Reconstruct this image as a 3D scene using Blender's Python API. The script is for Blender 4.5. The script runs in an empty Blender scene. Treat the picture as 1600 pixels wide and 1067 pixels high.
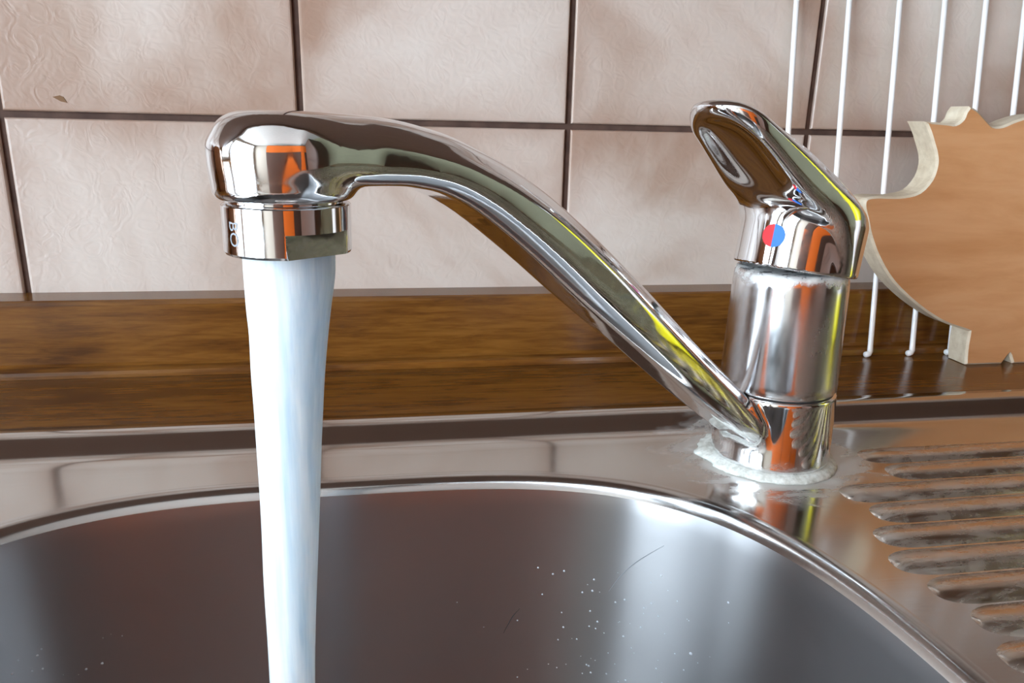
import bpy, bmesh, math, random
import numpy as np
from mathutils import Vector, Matrix, noise as mnoise
from mathutils.geometry import tessellate_polygon

random.seed(7)
scene = bpy.context.scene
col = scene.collection

# ------------------------------------------------------------------ camera
# room coordinates: tiled wall is y = 0, worktop top is z = ZC, floor is z = FLOOR
ZC = 0.90                       # worktop height above the floor
ZO = ZC + 0.1348                # height of the horizontal grout line
CAM = Vector((0.19298, -0.4455, 0.00339 + ZO))
YAW, PITCH, ROLL, FPX = 0.17098, 0.28393, 0.02397, 1190.0
fw = Vector((math.sin(YAW) * math.cos(PITCH), math.cos(YAW) * math.cos(PITCH), -math.sin(PITCH)))
rt = Vector((math.cos(YAW), -math.sin(YAW), 0))
up = rt.cross(fw)
r2 = math.cos(ROLL) * rt + math.sin(ROLL) * up
u2 = math.cos(ROLL) * up - math.sin(ROLL) * rt
cam_d = bpy.data.cameras.new('camera')
cam_d.sensor_fit = 'HORIZONTAL'
cam_d.sensor_width = 36.0
cam_d.lens = FPX / 1600 * 36.0
cam_d.clip_start = 0.01
cam = bpy.data.objects.new('camera', cam_d)
col.objects.link(cam)
cam.matrix_world = Matrix(((r2.x, u2.x, -fw.x, CAM.x), (r2.y, u2.y, -fw.y, CAM.y), (r2.z, u2.z, -fw.z, CAM.z), (0, 0, 0, 1)))
scene.camera = cam

# ------------------------------------------------------------------ daylight
WX = -1.50                                             # left wall: a glazed balcony door and a window over the worktop
OPEN = [(-2.40, -0.66, 0.30, ZC + 1.30), (-0.60, -0.16, ZC + 0.03, ZC + 1.10)]      # y0, y1, z0, z1
world = bpy.data.worlds.new('overcast_sky')
scene.world = world
world.use_nodes = True
bg = world.node_tree.nodes['Background']
bg.inputs['Color'].default_value = (0.74, 0.88, 1.0, 1)
bg.inputs['Strength'].default_value = 10.0
for (y0_, y1_, z0_, z1_), xw_, sg_ in ((OPEN[0], WX, 1), (OPEN[1], WX, 1)):
    pl = bpy.data.lights.new('window_portal', 'AREA')
    pl.shape = 'RECTANGLE'
    pl.size, pl.size_y = y1_ - y0_, z1_ - z0_
    pl.cycles.is_portal = True
    po = bpy.data.objects.new('window_portal', pl)
    po.location = (xw_ - sg_ * 0.01, (y0_ + y1_) / 2, (z0_ + z1_) / 2)
    po.rotation_euler = Vector((sg_, 0, 0)).to_track_quat('-Z', 'Z').to_euler()
    col.objects.link(po)

scene.view_settings.view_transform = 'Standard'
scene.view_settings.look = 'None'
scene.view_settings.gamma = 1.0
scene.view_settings.use_curve_mapping = False
scene.view_settings.exposure = 0.72
scene.cycles.use_denoising = True
scene.cycles.max_bounces = 10
scene.cycles.sample_clamp_indirect = 6.0
scene.cycles.blur_glossy = 0.4

# ------------------------------------------------------------------ material helpers
class NT:
    def __init__(s, name):
        s.m = bpy.data.materials.new(name)
        s.m.use_nodes = True
        s.t = s.m.node_tree
        s.b = s.t.nodes['Principled BSDF']
    def n(s, kind, **kw):
        nd = s.t.nodes.new(kind)
        for k, v in kw.items():
            if k.startswith('i_'):
                key = k[2:].replace('_', ' ')
                nd.inputs[key].default_value = v
            else:
                setattr(nd, k, v)
        return nd
    def l(s, a, ao, b, bi):
        s.t.links.new(a.outputs[ao], b.inputs[bi])
    def coord(s, scale=(1, 1, 1), src='Object'):
        tc = s.n('ShaderNodeTexCoord')
        mp = s.n('ShaderNodeMapping')
        mp.inputs['Scale'].default_value = scale
        s.l(tc, src, mp, 'Vector')
        return mp
    def noise(s, scale=(1, 1, 1), freq=1.0, detail=4.0, rough=0.5, dist=0.0, src='Object'):
        mp = s.coord(scale, src)
        nz = s.n('ShaderNodeTexNoise', i_Scale=freq, i_Detail=detail, i_Roughness=rough, i_Distortion=dist)
        s.l(mp, 'Vector', nz, 'Vector')
        return nz
    def ramp(s, src, out, stops):
        r = s.n('ShaderNodeValToRGB')
        e = r.color_ramp.elements
        while len(e) < len(stops):
            e.new(0.5)
        for el, (p, c) in zip(e, stops):
            el.position = p
            el.color = c if len(c) == 4 else (*c, 1)
        s.l(src, out, r, 'Fac')
        return r
    def mix(s, a, ao, b, bo, fac=None, fo=None, mode='MIX', f=0.5):
        mx = s.n('ShaderNodeMix', data_type='RGBA', blend_type=mode)
        mx.inputs[0].default_value = f
        if fac is not None:
            s.t.links.new(fac.outputs[fo], mx.inputs[0])
        for nd, o, i in ((a, ao, 6), (b, bo, 7)):
            if isinstance(nd, tuple):
                mx.inputs[i].default_value = (*nd, 1)
            else:
                s.t.links.new(nd.outputs[o], mx.inputs[i])
        return mx
    def math(s, op, a, b=None, c=None):
        m = s.n('ShaderNodeMath', operation=op)
        for i, v in enumerate((a, b, c)):
            if v is None:
                continue
            if isinstance(v, tuple):
                s.t.links.new(v[0].outputs[v[1]], m.inputs[i])
            else:
                m.inputs[i].default_value = v
        return m
    def bump(s, src, out, strength=0.2, dist=0.001):
        b = s.n('ShaderNodeBump', i_Strength=strength, i_Distance=dist)
        s.l(src, out, b, 'Height')
        s.l(b, 'Normal', s.b, 'Normal')
        return b
    def set(s, **kw):
        for k, v in kw.items():
            s.b.inputs[k.replace('_', ' ')].default_value = v if not (isinstance(v, tuple) and len(v) == 3) else (*v, 1)
        return s

def plain(name, color, rough=0.5, metal=0.0, coat=0.0):
    m = NT(name)
    m.set(Base_Color=color, Roughness=rough, Metallic=metal)
    m.b.inputs['Coat Weight'].default_value = coat
    nz = m.noise((1, 1, 1), 35.0, 3.0)
    rp = m.ramp(nz, 'Fac', [(0.3, tuple(c * 0.93 for c in color)), (0.7, tuple(min(1, c * 1.05) for c in color))])
    m.l(rp, 'Color', m.b, 'Base Color')
    return m.m

def mat_chrome():
    m = NT('chrome')
    m.set(Base_Color=(0.80, 0.80, 0.81), Metallic=1.0, Roughness=0.05)
    nz = m.noise((1, 1, 1), 120.0, 6.0, 0.65)
    rp = m.ramp(nz, 'Fac', [(0.45, (0.035,) * 3), (0.75, (0.16,) * 3)])
    m.l(rp, 'Color', m.b, 'Roughness')
    return m.m

def mat_body_chrome(z_top):
    # chrome with white limescale crust close under the handle
    m = NT('limescaled_chrome')
    m.set(Metallic=1.0)
    nz = m.noise((1, 1, 1), 190.0, 6.0, 0.7)
    sm = m.noise((1, 1, 0.35), 70.0, 5.0, 0.6)
    tc = m.n('ShaderNodeTexCoord')
    sx = m.n('ShaderNodeSeparateXYZ')
    m.l(tc, 'Object', sx, 'Vector')
    up_ = m.n('ShaderNodeMapRange')
    up_.inputs['From Min'].default_value = z_top - 0.0075
    up_.inputs['From Max'].default_value = z_top - 0.001
    m.l(sx, 'Z', up_, 'Value')
    big = m.noise((1, 1, 1), 85.0, 3.0, 0.6)
    a0 = m.math('MULTIPLY_ADD', (up_, 'Result'), 0.42, (nz, 'Fac'))
    a = m.math('MULTIPLY_ADD', (big, 'Fac'), 0.7, (a0, 'Value'))
    a = m.math('MULTIPLY_ADD', (a, 'Value'), 3.2, -3.55)
    cr = m.ramp(a, 'Value', [(0.0, (0, 0, 0)), (1.0, (0.85, 0.85, 0.85))])
    bc = m.mix((0.74, 0.75, 0.77), None, (0.72, 0.72, 0.68), None, cr, 'Color')
    m.l(bc, 'Result' if 'Result' in bc.outputs else 2, m.b, 'Base Color')
    inv = m.math('SUBTRACT', 1.0, (cr, 'Color'))
    m.l(inv, 'Value', m.b, 'Metallic')
    rr = m.ramp(sm, 'Fac', [(0.4, (0.13,) * 3), (0.7, (0.32,) * 3)])
    mr = m.math('MAXIMUM', (rr, 'Color'), (cr, 'Color'))
    m.l(mr, 'Value', m.b, 'Roughness')
    m.bump(cr, 'Color', 0.4, 0.0006)
    return m.m

def mat_steel(name,  base=(0.60, 0.585, 0.575), rough=0.24, aniso=0.0, scale_xyz=(3, 160, 160), lime=None):
    m = NT(name)
    m.set(Base_Color=base, Metallic=1.0, Roughness=rough)
    nz = m.noise(scale_xyz, 6.0, 4.0, 0.6)
    cl_ = m.noise((1, 1, 1), 18.0, 5.0, 0.6)
    s = m.math('MULTIPLY_ADD', (nz, 'Fac'), 0.08, rough - 0.08)
    s2 = m.math('MULTIPLY_ADD', (cl_, 'Fac'), 0.10, (s, 'Value'))
    rough_out = s2
    if not aniso:
        m.bump(nz, 'Fac', 0.03, 0.0002)
    if aniso:
        m.b.inputs['Anisotropic'].default_value = aniso
        m.b.inputs['Anisotropic Rotation'].default_value = 0.25
        tg = m.n('ShaderNodeTangent', direction_type='RADIAL', axis='Z')
        m.l(tg, 'Tangent', m.b, 'Tangent')
    if lime:
        (cx, cy, cz), rad = lime
        tc = m.n('ShaderNodeTexCoord')
        vd = m.n('ShaderNodeVectorMath', operation='DISTANCE')
        vd.inputs[1].default_value = (cx, cy, cz)
        m.l(tc, 'Object', vd, 0)
        mr = m.n('ShaderNodeMapRange')
        mr.inputs['From Min'].default_value = rad * 0.35
        mr.inputs['From Max'].default_value = rad
        mr.inputs['To Min'].default_value = 0.62
        mr.inputs['To Max'].default_value = 0.0
        m.l(vd, 'Value', mr, 'Value')
        ln = m.noise((0.7, 1.4, 1), 60.0, 6.0, 0.65, 0.6)
        ad = m.math('ADD', (mr, 'Result'), (ln, 'Fac'))
        cr = m.ramp(ad, 'Value', [(0.70, (0, 0, 0)), (1.15, (0.60, 0.60, 0.60))])
        bc = m.mix(base, None, (0.66, 0.65, 0.62), None, cr, 'Color')
        m.l(bc, 2, m.b, 'Base Color')
        inv = m.math('SUBTRACT', 1.0, (cr, 'Color'))
        m.l(inv, 'Value', m.b, 'Metallic')
        rough_out = m.math('MAXIMUM', (s2, 'Value'), (cr, 'Color'))
    m.l(rough_out, 'Value', m.b, 'Roughness')
    return m.m

def mat_wood(name, dark, mid, light, grain=(2.0, 60, 60), rough=0.3, coat=0.0, freq=5.0, bump=0.08):
    m = NT(name)
    nz = m.noise(grain, freq, 6.0, 0.62, 0.4)
    big = m.noise((grain[0] * 0.6, grain[1] * 0.25, grain[2] * 0.25), freq * 0.6, 3.0, 0.5, 0.8)
    a = m.math('MULTIPLY_ADD', (nz, 'Fac'), 0.55, 0.0)
    b = m.math('MULTIPLY_ADD', (big, 'Fac'), 0.45, (a, 'Value'))
    rp = m.ramp(b, 'Value', [(0.34, dark), (0.50, mid), (0.68, light)])
    m.l(rp, 'Color', m.b, 'Base Color')
    m.set(Roughness=rough)
    m.b.inputs['Coat Weight'].default_value = coat
    m.b.inputs['Coat Roughness'].default_value = 0.12
    m.bump(nz, 'Fac', bump, 0.0005)
    return m.m

def mat_tile():
    m = NT('glazed_tile')
    oi = m.n('ShaderNodeObjectInfo')
    tc = m.n('ShaderNodeTexCoord')
    off = m.n('ShaderNodeVectorMath', operation='MULTIPLY_ADD')
    m.l(oi, 'Random', off, 0)
    off.inputs[1].default_value = (3.7, 1.3, 5.1)
    m.l(tc, 'Object', off, 2)
    cloud = m.n('ShaderNodeTexNoise', i_Scale=7.5, i_Detail=5.0, i_Roughness=0.55, i_Distortion=0.5)
    m.l(off, 'Vector', cloud, 'Vector')
    base = m.ramp(cloud, 'Fac', [(0.37, (0.45, 0.325, 0.255)), (0.50, (0.615, 0.52, 0.455)), (0.68, (0.70, 0.63, 0.57))])
    # browner glaze that pools along the tile edges
    sx = m.n('ShaderNodeSeparateXYZ')
    m.l(tc, 'Object', sx, 'Vector')
    ax = m.math('ABSOLUTE', (sx, 'X'))
    az = m.math('ABSOLUTE', (sx, 'Z'))
    mx = m.math('MAXIMUM', (ax, 'Value'), (az, 'Value'))
    nz2 = m.math('MULTIPLY_ADD', (cloud, 'Fac'), -0.05, (mx, 'Value'))
    ed = m.ramp(nz2, 'Value', [(0.014, (0, 0, 0)), (0.036, (0.16, 0.16, 0.16)), (0.052, (0.6, 0.6, 0.6))])
    c2 = m.mix(base, 'Color', (0.36, 0.22, 0.155), None, ed, 'Color')
    m.l(c2, 2, m.b, 'Base Color')
    m.set(Roughness=0.34)
    # fine embossed scroll pattern
    vo = m.n('ShaderNodeTexNoise', i_Scale=95.0, i_Detail=1.5, i_Roughness=0.4, i_Distortion=3.0)
    m.l(off, 'Vector', vo, 'Vector')
    m.bump(vo, 'Fac', 0.18, 0.0012)
    return m.m

def mat_grout():
    m = NT('brown_grout')
    nz = m.noise((1, 1, 1), 90.0, 5.0)
    rp = m.ramp(nz, 'Fac', [(0.3, (0.055, 0.028, 0.020)), (0.7, (0.11, 0.062, 0.045))])
    m.l(rp, 'Color', m.b, 'Base Color')
    m.set(Roughness=0.85)
    return m.m

def mat_water():
    m = NT('aerated_water')
    nz = m.noise((1, 1, 0.05), 420.0, 3.0, 0.6)
    n2 = m.noise((1, 1, 0.10), 150.0, 3.0, 0.6)
    ad = m.math('MULTIPLY_ADD', (nz, 'Fac'), 0.5, 0.0)
    a2 = m.math('MULTIPLY_ADD', (n2, 'Fac'), 0.5, (ad, 'Value'))
    rp = m.ramp(a2, 'Value', [(0.35, (0.50, 0.63, 0.75)), (0.62, (0.74, 0.82, 0.90))])
    m.l(rp, 'Color', m.b, 'Base Color')
    m.set(Roughness=0.35, IOR=1.2)
    m.b.inputs['Subsurface Weight'].default_value = 1.0
    m.b.inputs['Subsurface Radius'].default_value = (0.024, 0.027, 0.030)
    m.b.inputs['Subsurface Scale'].default_value = 1.0
    m.bump(a2, 'Value', 0.25, 0.0015)
    return m.m

def mat_drainer():
    # worn steel ribs with dried water and limescale
    m = NT('drainer_steel')
    base = (0.54, 0.46, 0.385)
    nz = m.noise((6, 60, 30), 5.0, 6.0, 0.65, 0.5)
    n2 = m.noise((1, 1.5, 1), 45.0, 6.0, 0.7, 0.8)
    a = m.math('MULTIPLY', (nz, 'Fac'), (n2, 'Fac'))
    cr = m.ramp(a, 'Value', [(0.18, (0, 0, 0)), (0.42, (0.35, 0.35, 0.35))])
    bc = m.mix(base, None, (0.60, 0.57, 0.56), None, cr, 'Color')
    m.l(bc, 2, m.b, 'Base Color')
    inv = m.math('SUBTRACT', 1.0, (cr, 'Color'))
    m.l(inv, 'Value', m.b, 'Metallic')
    rr = m.math('MULTIPLY_ADD', (cr, 'Color'), 0.5, 0.22)
    m.l(rr, 'Value', m.b, 'Roughness')
    return m.m

M = {}
M['chrome'] = mat_chrome()
M['tile'] = mat_tile()
M['grout'] = mat_grout()
M['wood'] = mat_wood('brown_worktop_laminate', (0.075, 0.026, 0.006), (0.155, 0.060, 0.010), (0.235, 0.10, 0.018), (7.0, 75, 75), 0.22, 0.0)
M['board'] = mat_wood('cutting_board_face', (0.52, 0.235, 0.09), (0.64, 0.33, 0.155), (0.71, 0.42, 0.23), (1.6, 8, 9), 0.5, 0.0, 6.0, 0.05)
M['board_edge'] = mat_wood('cutting_board_cut_edge', (0.50, 0.40, 0.28), (0.66, 0.56, 0.42), (0.76, 0.68, 0.54), (6, 20, 20), 0.6, 0.0, 8.0, 0.1)
M['white_wire'] = plain('white_coated_wire', (0.97, 0.97, 0.97), 0.15, 0.0, 1.0)
M['lime'] = NT('limescale_sealant')
def _lime():
    m = M['lime']
    nz = m.noise((1, 1, 1), 220.0, 6.0, 0.7)
    rp = m.ramp(nz, 'Fac', [(0.35, (0.42, 0.42, 0.37)), (0.6, (0.74, 0.76, 0.72))])
    m.l(rp, 'Color', m.b, 'Base Color')
    m.set(Roughness=0.6)
    m.bump(nz, 'Fac', 0.3, 0.0005)
    M['lime'] = m.m
_lime()
M['water'] = mat_water()
M['red'] = plain('red_print', (0.62, 0.010, 0.018), 0.55)
M['blue'] = plain('blue_print', (0.015, 0.16, 0.60), 0.55)
M['engrave'] = plain('engraved_mark', (0.26, 0.28, 0.30), 0.6)
M['drop'] = plain('splash_droplet', (0.55, 0.60, 0.66), 0.1, 0.0, 1.0)
M['dark'] = plain('dark_rubber', (0.02, 0.02, 0.02), 0.6)
M['paint'] = plain('cream_wall_paint', (0.36, 0.31, 0.25), 0.8)
M['ceil'] = plain('white_ceiling_paint', (0.55, 0.52, 0.48), 0.85)
M['olive'] = plain('olive_wall_paint', (0.20, 0.19, 0.115), 0.8)
M['orange'] = plain('orange_cupboard_front', (0.75, 0.16, 0.02), 0.4)
M['brown'] = plain('brown_cupboard_wood', (0.085, 0.045, 0.030), 0.5)
M['oak'] = plain('mid_brown_cupboard_wood', (0.19, 0.115, 0.085), 0.5)
M['floor'] = plain('brown_floor_tile', (0.10, 0.06, 0.045), 0.5)
M['frame'] = plain('white_window_frame', (0.75, 0.75, 0.74), 0.4)
M['soap'] = plain('yellow_soap_bottle', (0.80, 0.72, 0.02), 0.3)
M['label'] = plain('white_and_red_label', (0.75, 0.70, 0.68), 0.4)
M['dark_case'] = plain('dark_grey_enamel', (0.05, 0.05, 0.055), 0.35)
M['chip'] = plain('brown_chip', (0.20, 0.10, 0.04), 0.7)

# ------------------------------------------------------------------ object helpers
ORG = {}
def origin(o):
    return ORG.get(o.name, Vector((0, 0, 0)))

def mesh_obj(name, verts, faces, mat, parent=None, smooth=False, org=None, mats=None, fmat=None):
    """verts in room coordinates; the object's own origin is org (default: its parent's)"""
    o3 = Vector(org) if org is not None else (origin(parent) if parent else Vector((0, 0, 0)))
    me = bpy.data.meshes.new(name)
    va = np.asarray([tuple(v) for v in verts] if not isinstance(verts, np.ndarray) else verts, dtype=float)
    va = va - np.array(o3)
    me.from_pydata(va.tolist(), [], [list(map(int, f)) for f in faces])
    me.update()
    for mm in (mats or [mat]):
        me.materials.append(mm)
    if fmat is not None:
        me.polygons.foreach_set('material_index', fmat)
    if smooth:
        me.polygons.foreach_set('use_smooth', [True] * len(me.polygons))
    o = bpy.data.objects.new(name, me)
    col.objects.link(o)
    if parent:
        o.parent = parent
        o.location = o3 - origin(parent)
    else:
        o.location = o3
    ORG[o.name] = o3
    return o

def fix_normals(o):
    bm = bmesh.new()
    bm.from_mesh(o.data)
    bmesh.ops.recalc_face_normals(bm, faces=bm.faces)
    bm.to_mesh(o.data)
    bm.free()
    return o

def thing(name, label, cat, loc, group=None, kind=None):
    o = bpy.data.objects.new(name, None)
    o.empty_display_size = 0.02
    col.objects.link(o)
    o.location = loc
    ORG[o.name] = Vector(loc)
    return tag(o, label, cat, group, kind)

def tag(o, label=None, cat=None, group=None, kind=None):
    if label:
        o['label'] = label
    if cat:
        o['category'] = cat
    if group:
        o['group'] = group
    if kind:
        o['kind'] = kind
    return o

def box_vf(x0, x1, y0, y1, z0, z1):
    v = [(x0, y0, z0), (x1, y0, z0), (x1, y1, z0), (x0, y1, z0), (x0, y0, z1), (x1, y0, z1), (x1, y1, z1), (x0, y1, z1)]
    f = [(0, 3, 2, 1), (4, 5, 6, 7), (0, 1, 5, 4), (1, 2, 6, 5), (2, 3, 7, 6), (3, 0, 4, 7)]
    return v, f

def box(name, x0, x1, y0, y1, z0, z1, mat, parent=None, bevel=0.0, org=None):
    v, f = box_vf(x0, x1, y0, y1, z0, z1)
    o = mesh_obj(name, v, f, mat, parent, org=org)
    if bevel:
        bm = bmesh.new()
        bm.from_mesh(o.data)
        bmesh.ops.bevel(bm, geom=bm.edges[:], offset=bevel, segments=2, affect='EDGES', profile=0.5)
        bm.to_mesh(o.data)
        bm.free()
    return o

def tube(name, pts, radii, mat, parent=None, n=14, org=None, cap=True):
    pts = [Vector(p) for p in pts]
    if not hasattr(radii, '__len__'):
        radii = [radii] * len(pts)
    v, f = [], []
    ref = Vector((0.31, 0.7, 0.2)).normalized()
    for i, p in enumerate(pts):
        t = (pts[min(i + 1, len(pts) - 1)] - pts[max(i - 1, 0)]).normalized()
        a = t.cross(ref).normalized()
        b = t.cross(a)
        for k in range(n):
            an = 2 * math.pi * k / n
            v.append(p + radii[i] * (math.cos(an) * a + math.sin(an) * b))
    for i in range(len(pts) - 1):
        for k in range(n):
            k2 = (k + 1) % n
            f.append((i * n + k, i * n + k2, (i + 1) * n + k2, (i + 1) * n + k))
    if cap:
        f.append(tuple(range(n))[::-1])
        f.append(tuple((len(pts) - 1) * n + k for k in range(n)))
    return fix_normals(mesh_obj(name, v, f, mat, parent, True, org))

def lathe(name, prof, centre, mat, parent=None, n=96, org=None, wobble=None, smooth=True):
    """prof: list of (radius, z above centre); radius 0 closes the end"""
    v, f, rows = [], [], []
    for i, (r, z) in enumerate(prof):
        if r <= 1e-6:
            rows.append([len(v)])
            v.append((centre[0], centre[1], centre[2] + z))
        else:
            row = []
            for k in range(n):
                a = 2 * math.pi * k / n
                rr, zz = (r, z) if wobble is None else wobble(i, a, r, z)
                row.append(len(v))
                v.append((centre[0] + rr * math.cos(a), centre[1] + rr * math.sin(a), centre[2] + zz))
            rows.append(row)
    for A, Bw in zip(rows[:-1], rows[1:]):
        if len(A) == 1 and len(Bw) == 1:
            continue
        for k in range(n):
            k2 = (k + 1) % n
            if len(A) == 1:
                f.append((A[0], Bw[k2], Bw[k]))
            elif len(Bw) == 1:
                f.append((A[k], A[k2], Bw[0]))
            else:
                f.append((A[k], A[k2], Bw[k2], Bw[k]))
    return fix_normals(mesh_obj(name, v, f, mat, parent, smooth, org))

def catmull(P, m=6, closed=False):
    P = [np.array(p, float) for p in P]
    out, n = [], len(P)
    rng = range(n if closed else n - 1)
    for i in rng:
        if closed:
            p0, p1, p2, p3 = P[(i - 1) % n], P[i], P[(i + 1) % n], P[(i + 2) % n]
        else:
            p0, p1, p2, p3 = P[max(i - 1, 0)], P[i], P[i + 1], P[min(i + 2, n - 1)]
        for k in range(m):
            t = k / m
            out.append(0.5 * ((2 * p1) + (-p0 + p2) * t + (2 * p0 - 5 * p1 + 4 * p2 - p3) * t * t + (-p0 + 3 * p1 - 3 * p2 + p3) * t ** 3))
    if not closed:
        out.append(P[-1])
    return np.array(out)

# ------------------------------------------------------------------ signed-distance modelling of the cast metal
def smin(a, b, k):
    hh = np.maximum(k - np.abs(a - b), 0) / k
    return np.minimum(a, b) - hh * hh * k * 0.25
def smax(a, b, k):
    return -smin(-a, -b, k)

def sdf_mesh(fun, pre, lo, hi, h):
    """surface nets over fun(u, w, v, pre(u, v)); vertices are then pulled onto the exact zero surface"""
    ax = [np.arange(lo[i], hi[i] + h, h) for i in range(3)]
    U2, V2 = np.meshgrid(ax[0], ax[2], indexing='ij')
    p2 = [q[:, None, :] for q in pre(U2.ravel(), V2.ravel(), U2.shape)]
    F = fun(ax[0][:, None, None], ax[1][None, :, None], ax[2][None, None, :], p2)
    F = np.broadcast_to(F, (len(ax[0]), len(ax[1]), len(ax[2])))
    S = F < 0
    n0, n1, n2 = [s - 1 for s in S.shape]
    cnt = np.zeros((n0, n1, n2), int)
    for i in (0, 1):
        for j in (0, 1):
            for k in (0, 1):
                cnt += S[i:i + n0, j:j + n1, k:k + n2]
    act = (cnt > 0) & (cnt < 8)
    idx = -np.ones(act.shape, int)
    idx[act] = np.arange(act.sum())
    ci = np.argwhere(act)
    P = np.stack([ax[d][ci[:, d]] + h / 2 for d in range(3)], 1)
    faces = []
    for d in range(3):
        a, b = [(1, 2), (2, 0), (0, 1)][d]
        s0 = [slice(None)] * 3
        s1 = [slice(None)] * 3
        s0[d] = slice(0, -1)
        s1[d] = slice(1, None)
        X = S[tuple(s0)] != S[tuple(s1)]
        e = np.argwhere(X)
        e = e[(e[:, a] > 0) & (e[:, b] > 0) & (e[:, a] < S.shape[a] - 1) & (e[:, b] < S.shape[b] - 1)]
        ins = S[tuple(e.T)]
        def c(da, db):
            q = e.copy()
            q[:, a] -= da
            q[:, b] -= db
            return idx[tuple(q.T)]
        quad = np.stack([c(0, 0), c(1, 0), c(1, 1), c(0, 1)], 1)
        quad[~ins] = quad[~ins][:, ::-1]
        faces.append(quad)
    faces = np.concatenate(faces)
    def ev(Q):
        return fun(Q[:, 0], Q[:, 1], Q[:, 2], pre(Q[:, 0], Q[:, 2], None))
    eps = h * 0.25
    for it in range(6):
        f0 = ev(P)
        g = np.stack([(ev(P + np.eye(3)[d] * eps) - ev(P - np.eye(3)[d] * eps)) / (2 * eps) for d in range(3)], 1)
        gn = (g * g).sum(1) + 1e-9
        st = np.clip(f0 / np.maximum(gn, 0.2), -h * 0.7, h * 0.7)
        P = P - g * st[:, None]
        if it < 4:      # relax along the surface so quads stay even
            acc = np.zeros_like(P)
            ct = np.zeros(len(P))
            for s in range(4):
                np.add.at(acc, faces[:, s], P[faces[:, (s + 1) % 4]])
                np.add.at(acc, faces[:, s], P[faces[:, (s + 3) % 4]])
                np.add.at(ct, faces[:, s], 2)
            P = P + 0.5 * (acc / ct[:, None] - P)
    return P, faces

def poly_sdf(poly):
    A = np.asarray(poly, float)
    Bp = np.roll(A, -1, 0)
    def f(x, y):
        d = np.full(x.shape, 1e9)
        s = np.ones(x.shape)
        for a, b in zip(A, Bp):
            e = b - a
            wx, wy = x - a[0], y - a[1]
            t = np.clip((wx * e[0] + wy * e[1]) / (e @ e + 1e-18), 0, 1)
            d = np.minimum(d, (wx - e[0] * t) ** 2 + (wy - e[1] * t) ** 2)
            c1, c2, c3 = y >= a[1], y < b[1], e[0] * wy > e[1] * wx
            flip = (c1 & c2 & c3) | (~c1 & ~c2 & ~c3)
            s = np.where(flip, -s, s)
        return s * np.sqrt(d)
    return f

# ------------------------------------------------------------------ the setting
XL, XR, YF, ZT = WX, 1.55, -2.6, 2.40
wall = box('wall_back', XL - 0.1, XR + 0.1, 0.0022, 0.12, 0.0, ZT, M['grout'])
tag(wall, kind='structure')
T = 0.15
tb = None
for i in range(-10, 10):
    for j in range(-1, 5):
        cx, cz = (i + 0.5) * T, ZO + (j + 0.5) * T
        if tb is None:
            g = 0.0017
            tb = box('tile', cx - T / 2 + g, cx + T / 2 - g, 0.0, 0.008, cz - T / 2 + g, cz + T / 2 - g, M['tile'], wall, org=(cx, 0, cz))
            bm = bmesh.new()
            bm.from_mesh(tb.data)
            ed = [e for e in bm.edges if all(abs(v.co.y) < 1e-6 for v in e.verts)]
            bmesh.ops.bevel(bm, geom=ed, offset=0.0016, segments=3, affect='EDGES', profile=0.6)
            bm.to_mesh(tb.data)
            bm.free()
            tl = tb
        else:
            tl = tb.copy()
            col.objects.link(tl)
            tl.parent = wall
            tl.location = (cx, 0, cz)
            ORG[tl.name] = Vector((cx, 0, cz))
        if (i, j) == (0, 0):
            spot = tl
# small brown chip in the glaze of one tile
cv = [(0.0265, 0, 0.0090), (0.0300, 0, 0.0098), (0.0318, 0, 0.0090), (0.0332, 0, 0.0062), (0.0302, 0, 0.0068), (0.0285, 0, 0.0078)]
cv2 = [(x, -0.0002, z + ZO) for x, _, z in cv] + [(x, 0.0006, z + ZO) for x, _, z in cv]
cf = [tuple(range(6))] + [(k, (k + 1) % 6, (k + 1) % 6 + 6, k + 6) for k in range(6)]
tag(fix_normals(mesh_obj('chip', cv2, cf, M['chip'], spot)), label='small brown chip in the tile glaze')

fl = tag(box('floor', XL - 0.1, XR + 0.1, YF - 0.1, 0.1, -0.06, 0.0, M['floor']), kind='structure')
ce = tag(box('ceiling', XL - 0.1, XR + 0.1, YF - 0.1, 0.1, ZT, ZT + 0.06, M['ceil']), kind='structure')
tag(box('wall_right', XR, XR + 0.1, YF, 0.0, 0.0, ZT, M['olive']), kind='structure')
tag(box('wall_front', XL - 0.1, XR + 0.1, YF - 0.1, YF, 0.0, ZT, M['paint']), kind='structure')
# left wall with the two openings
v, f = [], []
(a0, a1, a2, a3), (b0, b1, b2, b3) = OPEN
for (a, b, c, d) in ((YF, a0, 0, ZT), (a1, b0, 0, ZT), (b1, 0.0, 0, ZT), (a0, a1, 0, a2), (a0, a1, a3, ZT), (b0, b1, 0, b2), (b0, b1, b3, ZT)):
    bv, bf = box_vf(XL - 0.1, XL, a, b, c, d)
    f += [tuple(q + len(v) for q in ff) for ff in bf]
    v += bv
tag(mesh_obj('wall_left', v, f, M['paint']), kind='structure')
for nm, (y0_, y1_, z0_, z1_) in zip(('window_1', 'window_2'), OPEN):
    win = tag(thing(nm, None, None, (WX - 0.06, (y0_ + y1_) / 2, z0_)), kind='structure')
    fw_ = 0.035
    for a, b, c, d in ((y0_, y1_, z0_, z0_ + fw_), (y0_, y1_, z1_ - fw_, z1_), (y0_, y0_ + fw_, z0_ + fw_, z1_ - fw_), (y1_ - fw_, y1_, z0_ + fw_, z1_ - fw_)):
        box('window_frame', WX - 0.085, WX - 0.03, a, b, c, d, M['frame'], win, 0.004)

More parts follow.
